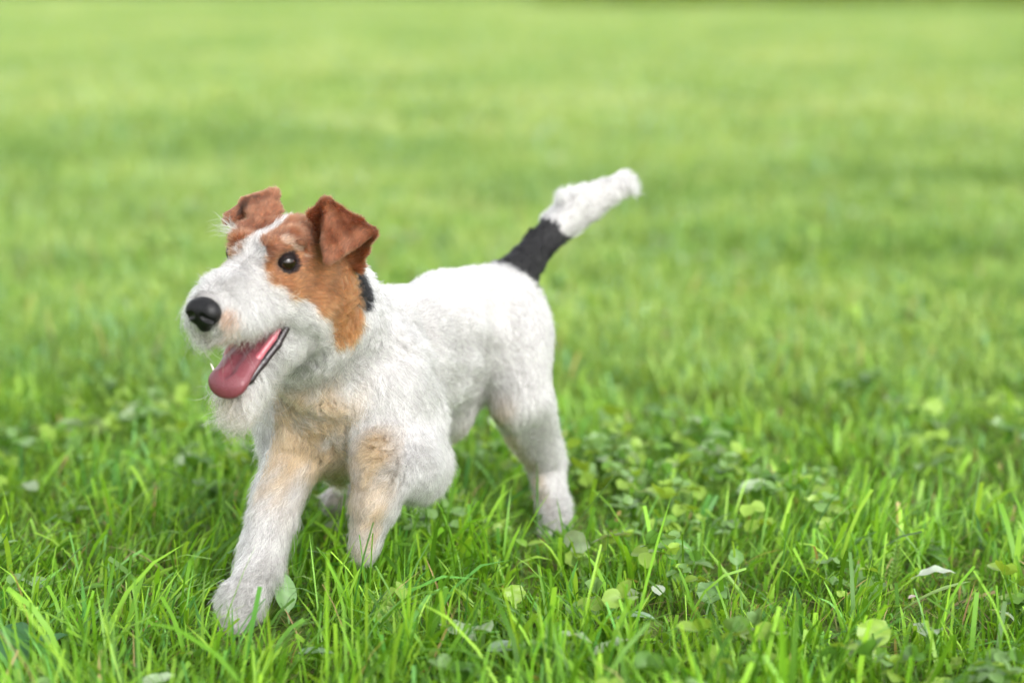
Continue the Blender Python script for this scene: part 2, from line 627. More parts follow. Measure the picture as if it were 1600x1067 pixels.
def surface_nets(F, lo, h):
    n = np.array(F.shape)
    S = F < 0
    corners = [(i, j, k) for i in (0, 1) for j in (0, 1) for k in (0, 1)]
    cnt = sum(S[i:n[0] - 1 + i, j:n[1] - 1 + j, k:n[2] - 1 + k].astype(np.int8) for i, j, k in corners)
    act = (cnt > 0) & (cnt < 8)
    idx = np.argwhere(act)
    vid = np.full(act.shape, -1, np.int32)
    vid[act] = np.arange(len(idx))
    val = {c: F[idx[:, 0] + c[0], idx[:, 1] + c[1], idx[:, 2] + c[2]].astype(float) for c in corners}
    acc = np.zeros((len(idx), 3))
    num = np.zeros(len(idx))
    for a in corners:
        for ax in range(3):
            if a[ax] == 0:
                b = list(a)
                b[ax] = 1
                b = tuple(b)
                va, vb = val[a], val[b]
                cr = (va < 0) != (vb < 0)
                t = np.where(cr, va / np.where(cr, va - vb, 1), 0)
                pt = np.array(a, float)[None] + (np.array(b, float) - np.array(a, float))[None] * t[:, None]
                acc += np.where(cr[:, None], pt, 0)
                num += cr
    V = lo + h * (idx + acc / num[:, None])
    quads = []
    for ax in range(3):
        u, v = (ax + 1) % 3, (ax + 2) % 3
        sl0 = [slice(None)] * 3
        sl1 = [slice(None)] * 3
        sl0[ax] = slice(0, n[ax] - 1)
        sl1[ax] = slice(1, n[ax])
        A, B = S[tuple(sl0)], S[tuple(sl1)]
        e = np.argwhere(A != B)
        e = e[(e[:, u] > 0) & (e[:, v] > 0) & (e[:, u] < n[u] - 1) & (e[:, v] < n[v] - 1)]
        flip = A[e[:, 0], e[:, 1], e[:, 2]]
        du = np.zeros(3, int); du[u] = 1
        dv = np.zeros(3, int); dv[v] = 1
        def g(o): return vid[o[:, 0], o[:, 1], o[:, 2]]
        q = np.stack([g(e - du - dv), g(e - dv), g(e), g(e - du)], 1)
        q[~flip] = q[~flip][:, ::-1]
        quads.append(q)
    q = np.concatenate(quads)
    return V, q


def vertex_normals(V, q):
    n = np.cross(V[q[:, 2]] - V[q[:, 0]], V[q[:, 3]] - V[q[:, 1]])
    N = np.zeros_like(V)
    for i in range(4):
        np.add.at(N, q[:, i], n)
    return nrm(N)


# ------------------------------------------------------------------ the terrier: frames
HYAW, HPIT, HROL, HS = math.radians(240), math.radians(-8), math.radians(-4), 1.08
cy, sy, cp, sp, cr_, sr_ = math.cos(HYAW), math.sin(HYAW), math.cos(HPIT), math.sin(HPIT), math.cos(HROL), math.sin(HROL)
_X = np.array([cy * cp, sy * cp, sp])
_L = np.array([-sy, cy, 0])
_U = np.cross(_X, _L)
HR = np.stack([_X, _L * cr_ + _U * sr_, _U * cr_ - _L * sr_], 1)      # columns: forward, left, up of the head
HM = HR * HS
HO = at(404, 400, 2.2)


def hd(*p): return HO + HM @ np.array(p, float)
def to_head(p): return (p - HO) @ HR / HS


SH = np.array([-0.198, 2.42])
HP = np.array([-0.027, 2.666])
BH = np.append(nrm(SH - HP), 0)                    # heading of the trunk
BL = np.array([-BH[1], BH[0], 0])                  # the dog's left
ZU = np.array([0, 0, 1.0])
BR = np.stack([BH, BL, ZU], 1)


def tk(t, l, z): return np.append(SH, 0) - BH * t + BL * l + ZU * z


D = Shape()
back = nrm(-BH + np.array([0, 0, -0.45]))
for t, z, hw, hh, ln in ((-.065, .262, .036, .052, .045), (-.03, .266, .056, .084, .06), (.03, .272, .068, .092, .065), (.10, .277, .071, .094, .07),
                         (.17, .285, .068, .089, .07), (.24, .294, .060, .075, .065), (.29, .297, .060, .068, .06), (.325, .292, .050, .060, .045)):
    front = t < 0
    D.el(tk(t, 0, z), BR, (ln, hw, hh), .03, 'chest' if front else 'trunk',
         dir=nrm(np.array([0, 0, -1]) + BH * 0.1) if front else back, L=.024 if front else .017, lift=.5 if front else .35)
D.el(tk(-.025, 0, .205), BR, (.035, .034, .055), .03, 'chest', dir=np.array([0, 0, -1.0]), L=.024, lift=.5)
nk0, nk1 = tk(.0, 0, .305), hd(-.078, 0, -.045)
D.rc(nk0, nk1, .068, .050, .04, 'neck', dir=nrm(nk0 - nk1 + np.array([0, 0, -.12])), L=.02, lift=.4)
D.rc(tk(-.05, 0, .275), hd(-.06, 0, -.075), .05, .040, .04, 'neck', dir=np.array([0, 0, -1.0]), L=.027, lift=.5)
# head
k = .014
D.el(hd(-.045, 0, -.012), HR, np.array([.064, .040, .037]) * HS, k, 'skull', L=.011, lift=.5)
D.el(hd(-.035, .022, -.045), HR, np.array([.048, .024, .036]) * HS, .02, 'skull', L=.011, lift=.5)
D.el(hd(-.035, -.022, -.045), HR, np.array([.048, .024, .036]) * HS, .02, 'skull', L=.011, lift=.5)
for s in (1, -1):
    D.rc(hd(.003, .021 * s, .013), hd(-.02, .031 * s, .016), .010 * HS, .010 * HS, .012, 'skull', L=.009, lift=.7)
    D.rc(hd(.006, .022 * s, -.020), hd(-.018, .034 * s, -.018), .011 * HS, .012 * HS, .014, 'skull', L=.007, lift=.4)
D.rc(hd(-.005, 0, -.026), hd(.078, 0, -.033), .029 * HS, .0215 * HS, .018, 'muzzle', L=.018, lift=.6)
for s in (1, -1):
    D.rc(hd(.01, .015 * s, -.043), hd(.078, .011 * s, -.041), .0165 * HS, .0145 * HS, .012, 'muzzle', L=.022, lift=.6)
D.rc(hd(-.045, 0, -.068), hd(-.005, 0, -.094), .034 * HS, .025 * HS, .02, 'jaw', L=.02, lift=.5)
D.rc(hd(-.005, 0, -.098), hd(.05, 0, -.132), .024 * HS, .0145 * HS, .008, 'jaw', L=.03, lift=.5)
# ears: folded triangular leathers
lt = nrm(hd(0, 0, -1) - hd(0, 0, 0))


def ear(a, b, c, d, e, g):
    a, b, c, d, e = (hd(*x) for x in (a, b, c, d, e))
    r, kk = .0036, .006
    D.tri(e, a, d, r + .001, .012, g, dir=nrm(a - e), L=.006, lift=.5)
    D.tri(a, b, d, r, .008, g, dir=nrm(b - d), L=.0065, lift=.45)
    m = (a + b) / 2
    D.tri(a, b, c, r, .004, g, dir=nrm(c - m), L=.0065, lift=.45)


def head_at(px, py, ly):
    """the place in the head's own frame, ly to its left, that the photograph shows at px, py"""
    r = FW + np.array([1.0, 0, 0]) * (px - 800) / F_PX - UP * (py - 533.5) / F_PX
    a_, b_ = to_head(CAM), r @ HR / HS
    return a_ + b_ * (ly - a_[1]) / b_[1]


ear(head_at(508, 319, .045), head_at(583, 363, .078), head_at(513, 404, .062), head_at(556, 414, .045), head_at(487, 338, .030), 'ear_l')
e1, e2, tp = hd(*head_at(398, 350, -.026)), hd(*head_at(434, 330, -.030)), hd(*head_at(428, 303, -.046))
fo, ti_, fr_ = hd(*head_at(384, 316, -.062)), hd(*head_at(357, 341, -.070)), hd(*head_at(376, 350, -.056))
D.tri(e1, e2, tp, .0034, .012, 'ear_r', dir=nrm(tp - e1), L=.006, lift=.5)
D.tri(e1, tp, fo, .0032, .006, 'ear_r', dir=nrm(fo - e1), L=.0065, lift=.45)
D.tri(tp, fo, ti_, .0030, .004, 'ear_r', dir=nrm(ti_ - tp), L=.0065, lift=.45)
D.tri(fo, ti_, fr_, .0030, .004, 'ear_r', dir=nrm(ti_ - fo), L=.0065, lift=.45)
# legs
kl = dict(L=.025, lift=.48)
D.chain([tk(-.02, -.045, .25), at(470, 650, 2.385), at(455, 715, 2.36), at(428, 800, 2.32), at(400, 890, 2.275), at(384, 932, 2.25), at(372, 952, 2.237)],
        [.05, .042, .030, .0225, .0205, .0210, .016], .03, 'fore_r', **kl)
D.chain([tk(-.0, .045, .26), at(622, 655, 2.41), at(653, 730, 2.405), at(600, 722, 2.315), at(588, 775, 2.30), at(577, 835, 2.29)],
        [.050, .047, .031, .0265, .0225, .0150], .05, 'fore_l', L=.025, lift=.48)
D.rc(at(636, 706, 2.39), at(606, 722, 2.325), .030, .025, .03, 'fore_l', dir=np.array([-.3, -.5, -.8]), L=.024, lift=.48)
D.rc(tk(-.01, .05, .245), at(622, 704, 2.35), .045, .028, .04, 'fore_l', dir=np.array([.2, -.3, -.9]), L=.02, lift=.5)
D.chain([tk(.285, .038, .285), at(812, 622, 2.61), at(852, 722, 2.68), at(862, 785, 2.665), at(866, 813, 2.635)],
        [.053, .038, .0225, .020, .0185], .03, 'hind_l', L=.015, lift=.5)
D.chain([tk(.285, -.038, .285), at(690, 640, 2.60), at(600, 725, 2.64), at(556, 765, 2.62), at(524, 783, 2.58)],
        [.055, .040, .021, .018, .016], .03, 'hind_r', L=.014, lift=.5)
# toes of the two planted paws
TOES = []
for c_, hd_, sp, rr in ((at(374, 955, 2.238), nrm(BH + np.array([-.1, 0, 0])), (.0075), .0074), (at(866, 815, 2.635), BH, .0075, .0070)):
    sd_t = nrm(np.cross(ZU, hd_))
    for q_, fwd in ((-1.5, .010), (-.5, .017), (.5, .017), (1.5, .010)):
        a_ = c_ + sd_t * q_ * sp
        a_[2] = max(a_[2] - .008, .016)
        b_ = a_ + hd_ * fwd - ZU * .004
        b_[2] = max(b_[2], rr + .002)
        D.rc(a_, b_, rr, rr * .85, .004, 'fore_r' if rr > .0072 else 'hind_l', dir=nrm(hd_ - ZU * .4), L=.007, lift=.35)
        TOES.append((b_, hd_, rr))
# tail
TAIL = [at(788, 452, 2.70), at(824, 408, 2.735), at(862, 364, 2.77), at(905, 325, 2.79), at(968, 288, 2.82)]
D.chain(TAIL, [.032, .0225, .0190, .0185, .0140], .02, 'tail', L=.014, lift=.55)

# ------------------------------------------------------------------ the terrier: skin, colours, hair directions
GROUPS = ['trunk', 'chest', 'neck', 'skull', 'muzzle', 'jaw', 'ear_l', 'ear_r', 'fore_l', 'fore_r', 'hind_l', 'hind_r', 'tail']
WHITE = np.array([0.335, 0.325, 0.315])
TAN = np.array([0.30, 0.19, 0.088])
BROWN = np.array([0.118, 0.042, 0.019])
BROWN2 = np.array([0.215, 0.092, 0.032])
BLACK = np.array([0.0015, 0.0015, 0.002])
EYE = {1: np.array([-.003, .0340, -.0028]), -1: np.array([-.002, -.0342, -.002])}


def sstep(a, b, x):
    t = ((x - a) / (b - a)).clip(0, 1)
    return t * t * (3 - 2 * t)


n_fine, n_mid = Noise(420, 10, 3, seed=31), Noise(130, 10, 3, seed=32)


def coat_colour(p, grp, nor):
    """hair colour by place on the dog: the terrier's own markings"""
    n = len(p)
    G = {g: grp == i for i, g in enumerate(GROUPS)}
    jit = n_fine(p)[:, 0] * 0.0016 + n_mid(p)[:, 0] * 0.003
    h = to_head(p)
    x, y, z = h[:, 0] + jit, np.abs(h[:, 1]), h[:, 2] + jit
    c = np.tile(WHITE, (n, 1))
    # cream stains on the fore chest, inside of the legs and the front of the raised pastern
    st = np.zeros(n)
    chest = sstep(.09, .0, (p - tk(0, 0, 0)) @ -BH) * sstep(.33, .27, p[:, 2]) * sstep(-.35, .45, nor @ nrm(BH + [0, 0, -.5]))
    lat = np.abs((p - tk(0, .0, 0)) @ BL)
    st = np.maximum(st, chest * sstep(.085, .035, lat) * 1.0 * (G['chest'] | G['neck'] | G['trunk'] | ((G['fore_r'] | G['fore_l']) & (lat < .03))))
    leg_in = G['fore_l'] & (p[:, 1] < 2.345) & (p[:, 0] < -.13)
    st = np.where(leg_in, 0.68 * sstep(-.6, .25, nor @ nrm(BH * .9 - BL * .35)) * sstep(.25, .21, p[:, 2]), st)
    st = np.where(G['hind_l'], 0.6 * sstep(.03, .08, p[:, 2]) * sstep(.1, .8, nor @ nrm(-BL * .8 + BH)) * sstep(.25, .16, p[:, 2]), st)
    st = np.where(G['hind_r'], 0.3 * sstep(.2, .14, p[:, 2]), st)
    st = np.where(G['fore_r'], np.maximum(st * sstep(.12, .2, p[:, 2]), 0.4 * sstep(.2, .9, nor @ nrm(BL + [0, 0, -.2])) * sstep(.1, .2, p[:, 2])), st)
    st = (st * (0.85 + 0.3 * n_mid(p)[:, 1])).clip(0, 0.82)[:, None]
    c = c * (1 - st) + TAN * st
    # brown head
    head = G['skull'] | G['ear_l'] | G['ear_r'] | G['muzzle'] | (G['neck'] & (h[:, 0] > -.105))
    blaze = np.interp(x, [-.075, -.06, -.02, .01, .03], [-.004, .001, .005, .012, .03])
    low = np.interp(x, [-.10, -.07, -.045, -.015, .012, .024], [-.11, -.098, -.072, -.046, -.032, -.012])   # lower edge of the cheek patch
    br = head & (y > blaze) & (z > low) & (x < np.interp(z, [-.03, -.01, .02], [.016, .026, .02])) & (x > -.108)
    br = br & ~(G['neck'] & (z < -.10))
    ears = G['ear_l'] | G['ear_r']
    br = br | ears
    mixb = (.5 + .14 * n_mid(p)[:, 2] + .28 * sstep(-.02, -.075, z) - .45 * sstep(-.012, .02, z)).clip(0, 1)[:, None]
    bc = BROWN * (1 - mixb) + BROWN2 * mixb
    bc = np.where((ears | (z > .012))[:, None], BROWN * np.where(ears, 1.12, 1.0)[:, None], bc)
    c = np.where(br[:, None], bc, c)
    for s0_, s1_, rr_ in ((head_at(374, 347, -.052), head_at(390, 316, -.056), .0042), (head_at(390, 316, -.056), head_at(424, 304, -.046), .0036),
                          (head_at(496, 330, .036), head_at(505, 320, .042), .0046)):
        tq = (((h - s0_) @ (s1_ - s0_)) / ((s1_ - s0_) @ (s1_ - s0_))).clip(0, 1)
        ear_shade = ears & (np.linalg.norm(h - s0_ - tq[:, None] * (s1_ - s0_), axis=1) < rr_ + jit * .6)
        c = np.where(ear_shade[:, None], BROWN * .28, c)  # shade of the ear cavities, painted into the hair colour
    # pale streak over the brow, dark eye rims
    s0, s1 = head_at(441, 374, .031), head_at(482, 398, .043)
    tt_ = (((h - s0) @ (s1 - s0)) / ((s1 - s0) @ (s1 - s0))).clip(0, 1)
    streak = br & ~ears & (np.linalg.norm(h - s0 - tt_[:, None] * (s1 - s0), axis=1) < .0042 + jit * .6)
    c = np.where(streak[:, None], WHITE * .25 + BROWN2 * .7, c)
    for s in (1, -1):
        d = np.linalg.norm(h - EYE[s], axis=1)
        c = np.where((d < .0124)[:, None] & head[:, None], BLACK * 2 + BROWN * .08, c)
    mst = (G['muzzle'] | G['jaw']) * sstep(-.040, -.062, z) * sstep(.02, .06, x) * .55 * (.7 + .5 * n_mid(p)[:, 0]).clip(0, 1.2)
    c = c * (1 - mst[:, None]) + np.array([.29, .22, .13]) * mst[:, None]
    # rusty stain beside the nose
    stn = G['muzzle'] & (np.linalg.norm((h - np.array([.082, .022, -.036])), axis=1) < .010)
    c = np.where(stn[:, None], WHITE * .4 + BROWN2 * .8, c)
    # black collar patch behind the ear, black tail root
    bp = to_head(p) - np.array([-.118, .045, -.062])
    patch = (G['neck'] | G['trunk']) & ((bp[:, 0] / .018) ** 2 + ((bp[:, 2] - .004) / .018) ** 2 + (bp[:, 1] / .04) ** 2 < 1 + jit * 60)
    c = np.where(patch[:, None], BLACK, c)
    T = np.array(TAIL)
    ax = nrm(T[3] - T[1])
    ta = (p - T[2]) @ ax + jit
    rump = (np.linalg.norm(p - T[0], axis=1) < .040 + jit) & (G['trunk'] | G['hind_l']) & (((p - T[0]) @ BH) < .012)
    c = np.where((G['tail'] & (ta < .003)) [:, None] | rump[:, None], BLACK, c)
    return c


def build_dog():
    V, q = D.mesh(.0025)
    N = vertex_normals(V, q)
    dist = np.stack([p['f'](V) for p in D.segs], 1)
    gid = np.array([GROUPS.index(p['g']) for p in D.segs])
    grp = gid[dist.argmin(1)]
    W = np.exp(-(dist - dist.min(1, keepdims=True)) / .010)
    W /= W.sum(1, keepdims=True)
    L = W @ np.array([p['L'] for p in D.segs])
    lift = W @ np.array([p['lift'] for p in D.segs])
    h = to_head(V)
    dirs = np.zeros_like(V)
    for i, p in enumerate(D.segs):
        g = p['g']
        if g == 'skull':
            dl = np.stack([-np.ones(len(V)), np.sign(h[:, 1]) * .25 * sstep(.012, .03, np.abs(h[:, 1])), -.25 - 0 * h[:, 0]], 1)
        elif g == 'muzzle':
            top = sstep(-.035, -.012, h[:, 2])
            fr = sstep(.0, .05, h[:, 0])
            dl = np.stack([.5 * fr - .6 * (1 - fr), np.sign(h[:, 1]) * (.7 * top + .15), -.9 + .5 * top], 1)
        elif g == 'jaw':
            fr = sstep(-.03, .04, h[:, 0])
            dl = np.stack([-.7 + 1.0 * fr, 0.1 * np.sign(h[:, 1]), -.7 - .3 * fr], 1)
        else:
            dirs += W[:, i:i + 1] * p['dir']
            continue
        dirs += W[:, i:i + 1] * (nrm(dl) @ HR.T)
    T = dirs - N * (dirs * N).sum(1, keepdims=True)
    T = nrm(T)
    dens = np.ones(len(V))
    for s in (1, -1):
        d = np.linalg.norm(h - EYE[s], axis=1)
        dens = np.where(d < .0102, 0, dens)
        L = np.where(d < .022, np.minimum(L, .0045), L)
    isj, ism = grp == GROUPS.index('jaw'), grp == GROUPS.index('muzzle')
    nz = N @ HR[:, 2]
    # inside of the mouth: roof above, floor below
    jawtop = isj & (h[:, 0] > -.012) & ((N @ nrm(HR @ np.array([.5, 0, .87]))) > .35) & (np.abs(h[:, 1]) < .02)
    roof = ism & (nz < -.75) & (np.abs(h[:, 1]) < .018) & (h[:, 0] > -.01) & (h[:, 0] < .085)
    dens = np.where(jawtop | roof, 0, dens)
    nose_d = np.linalg.norm((h - np.array([.097, 0, -.030])) / np.array([1, 1.1, 1]), axis=1)
    dens = np.where(nose_d < .0195, 0, dens)
    # bridge and cheek of the muzzle shorter, moustache longer
    L = np.where(ism, np.interp(h[:, 2], [-.058, -.045, -.03, -.01, .0], [.027, .026, .023, .014, .010]) * np.interp(h[:, 0], [.0, .05, .08], [.75, 1.05, 1.15]), L)
    L = np.where(isj, L * np.interp(h[:, 0], [-.03, .04], [.7, 1.3]), L)
    L = np.where(ism & (nose_d < .030), np.minimum(L, .010), L)
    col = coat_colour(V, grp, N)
    isw = col.mean(1) > .5
    skin = np.where(isw[:, None], col * np.array([.95, .92, .90]), col * .6)
    pink = np.array([.12, .028, .035])
    skin = np.where((jawtop | roof)[:, None], pink, skin)

    root = bpy.data.objects.new('terrier', None)
    COL.objects.link(root)
    root.location = (float(HP[0] * .5 + SH[0] * .5), float(HP[1] * .5 + SH[1] * .5), 0)
    tag(root, 'white wire haired terrier with brown head and black tail root trotting with tongue out', 'dog')
    m, nt, p = principled('dog_skin', (.6, .5, .45), .7, .2)
    a = nt.nodes.new('ShaderNodeAttribute')
    a.attribute_name = 'col'
    nt.links.new(a.outputs['Color'], p.inputs['Base Color'])
    body = link('body', mesh_quads('body', V, q, m, True, skin), root)

    # ---- hair roots
    tri = np.concatenate([q[:, [0, 1, 2]], q[:, [0, 2, 3]]])
    ar = np.linalg.norm(np.cross(V[tri[:, 1]] - V[tri[:, 0]], V[tri[:, 2]] - V[tri[:, 0]]), axis=1) * .5
    gt = grp[tri[:, 0]]
    rate = np.array([dict(trunk=70, chest=75, neck=80, skull=200, muzzle=120, jaw=72, ear_l=230, ear_r=230, fore_l=95, fore_r=95,
                          hind_l=75, hind_r=50, tail=90)[g] for g in GROUPS], float)      # per square cm... of the skin
    lam = ar * 1e4 * rate[gt] * dens[tri].mean(1)
    cnt = rng.poisson(lam)
    ti = np.repeat(np.arange(len(tri)), cnt)
    u, v = rng.random(len(ti)), rng.random(len(ti))
    fl = u + v > 1
    u[fl], v[fl] = 1 - u[fl], 1 - v[fl]
    bc = np.stack([1 - u - v, u, v], 1)
    tv = tri[ti]
    def itp(A): return (A[tv] * bc.reshape(bc.shape + (1,) * (A.ndim - 1))).sum(1)
    P, NN, TT, LL, LF = itp(V), nrm(itp(N)), nrm(itp(T)), itp(L), itp(lift)
    gg = grp[tv[:, 0]]
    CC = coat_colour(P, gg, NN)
    print('hairs', len(P))
    for name, gs, o in (
        ('coat', ('trunk',), dict(cell=.0075, clump=.62, n1=.36, f1=48, n2=.15, wave=.0016, r=.00034, var=.26)),
        ('neck_hair', ('neck', 'chest'), dict(cell=.0085, clump=.7, n1=.42, f1=42, n2=.15, wave=.0026, r=.00032, var=.26, npts=8)),
        ('head_hair', ('skull',), dict(cell=.004, clump=.35, n1=.25, f1=110, n2=.2, wave=.0006, r=.00030, var=.38)),
        ('moustache', ('muzzle',), dict(cell=.005, clump=.4, n1=.35, f1=70, n2=.3, wave=.0024, r=.00030, grav=.25, var=.36)),
        ('beard', ('jaw',), dict(cell=.007, clump=.5, n1=.4, f1=60, n2=.25, wave=.004, r=.00026, grav=.35, var=.3)),
        ('ear_hair', ('ear_l',), dict(cell=.003, clump=.25, n1=.2, f1=150, n2=.18, wave=.0004, r=.00027, var=.4)),
        ('ear_hair', ('ear_r',), dict(cell=.003, clump=.25, n1=.2, f1=150, n2=.18, wave=.0004, r=.00027, var=.4)),
        ('leg_hair', ('fore_l',), dict(cell=.0065, clump=.62, n1=.24, f1=55, n2=.2, wave=.0018, r=.00030, var=.28, npts=7)),
        ('leg_hair', ('fore_r',), dict(cell=.0065, clump=.62, n1=.24, f1=55, n2=.2, wave=.0018, r=.00030, var=.28, npts=7)),
        ('leg_hair', ('hind_l',), dict(cell=.0065, clump=.62, n1=.24, f1=55, n2=.2, wave=.0018, r=.00030, var=.28, npts=7)),
        ('leg_hair', ('hind_r',), dict(cell=.0065, clump=.62, n1=.24, f1=55, n2=.2, wave=.0018, r=.00030, var=.28, npts=7)),
        ('tail_hair', ('tail',), dict(cell=.014, clump=.65, n1=.5, f1=70, n2=.2, wave=.0025, r=.00036)),
    ):
        s = np.isin(gg, [GROUPS.index(g) for g in gs])
        LX = LL[s]
        if name == 'tail_hair':
            LX = np.where(CC[s].mean(1) > .3, .021, .009)
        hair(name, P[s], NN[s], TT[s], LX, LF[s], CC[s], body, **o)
    return root, body


def hair(name, P, N, T, L, lift, col, parent, cell, clump, n1, f1, n2, wave, r, grav=.12, npts=6, var=.2):
    n = len(P)
    if n == 0: return
    L = L * rng.lognormal(0, .22, n)
    big = Noise(f1, 12, 3, seed=len(name) + n % 97)(P)
    d0 = N * np.sin(lift)[:, None] + T * np.cos(lift)[:, None]
    d0 = nrm(d0 + big * n1 * .6 + rng.normal(0, n2, (n, 3)))
    d0 = np.where(((d0 * N).sum(1) < .12)[:, None], nrm(d0 + N * .25), d0)
    d1 = nrm(d0 * .6 + T * .9 + big * n1 + np.array([0, 0, -grav]))
    u = np.linspace(0, 1, npts)
    X = P[:, None] + L[:, None, None] * (d0[:, None] * (u - u * u / 2)[None, :, None] + d1[:, None] * (u * u / 2)[None, :, None] * 1.0)
    # clumps: cells of skin share a tip
    wob = P + Noise(90, 8, 3, seed=5)(P) * cell * .35
    ids = np.floor(wob / cell).astype(np.int64)
    key = (ids[:, 0] * 73856093) ^ (ids[:, 1] * 19349663) ^ (ids[:, 2] * 83492791)
    _, inv = np.unique(key, return_inverse=True)
    inv = inv.ravel()
    cn = np.bincount(inv).astype(float)
    tip = X[:, -1]
    ctr = np.stack([np.bincount(inv, tip[:, j]) for j in range(3)], 1) / cn[:, None]
    ck = (rng.random(len(cn)) * .6 + .7)[inv] * clump * (rng.random(n) * .5 + .6)
    X += (ctr[inv] - tip)[:, None] * (ck[:, None] * u[None] ** 1.6)[..., None]
    # waves
    sd_ = nrm(np.cross(d0, N) + 1e-4)
    ph = (rng.random(len(cn)) * 6.28)[inv] + rng.normal(0, .5, n)
    fr = 1.1 + .8 * (rng.random(len(cn)))[inv]
    wv = np.sin(ph[:, None] + 6.28 * fr[:, None] * u[None]) - np.sin(ph)[:, None]
    X += sd_[:, None] * (wv * u[None] * wave * (L / .02)[:, None])[..., None]
    R_ = (r * rng.uniform(.75, 1.25, n))[:, None] * np.interp(u, [0, .5, 1], [1, .8, .22])[None]
    col = col * rng.lognormal(-var * var / 2, var, (n, 1)) * (rng.lognormal(0, var * .4, len(cn))[inv])[:, None]
    put_curves(name, X, R_, col.clip(0, .9), parent)


def put_curves(name, X, R_, col, parent):
    n, m = X.shape[:2]
    cu = bpy.data.hair_curves.new(name)
    cu.add_curves([m] * n)
    cu.attributes['position'].data.foreach_set('vector', np.ascontiguousarray(X, np.float32).ravel())
    ra = cu.attributes.get('radius') or cu.attributes.new('radius', 'FLOAT', 'POINT')
    ra.data.foreach_set('value', np.ascontiguousarray(R_, np.float32).ravel())
    a = cu.attributes.new('col', 'FLOAT_COLOR', 'CURVE')
    c4 = np.ones((n, 4), np.float32)
    c4[:, :3] = col
    a.data.foreach_set('color', c4.ravel())
    cu.materials.append(M_HAIR)
    return link(name, cu, parent)


def local_mesh(name, shape, h, mat, root, shift=(0, 0, 0), scale=1.0, about=(0, 0, 0)):
    V, q = shape.mesh(h)
    V = np.array(about) + (V - np.array(about)) * scale
    V = HO + (V + np.array(shift)) @ HM.T
    return link(name, mesh_quads(name, V, q, mat), root)


def jaw_drop(p):
    return (p[0], p[1], p[2] - .005 * max(0, (p[0] + .01) / .07))


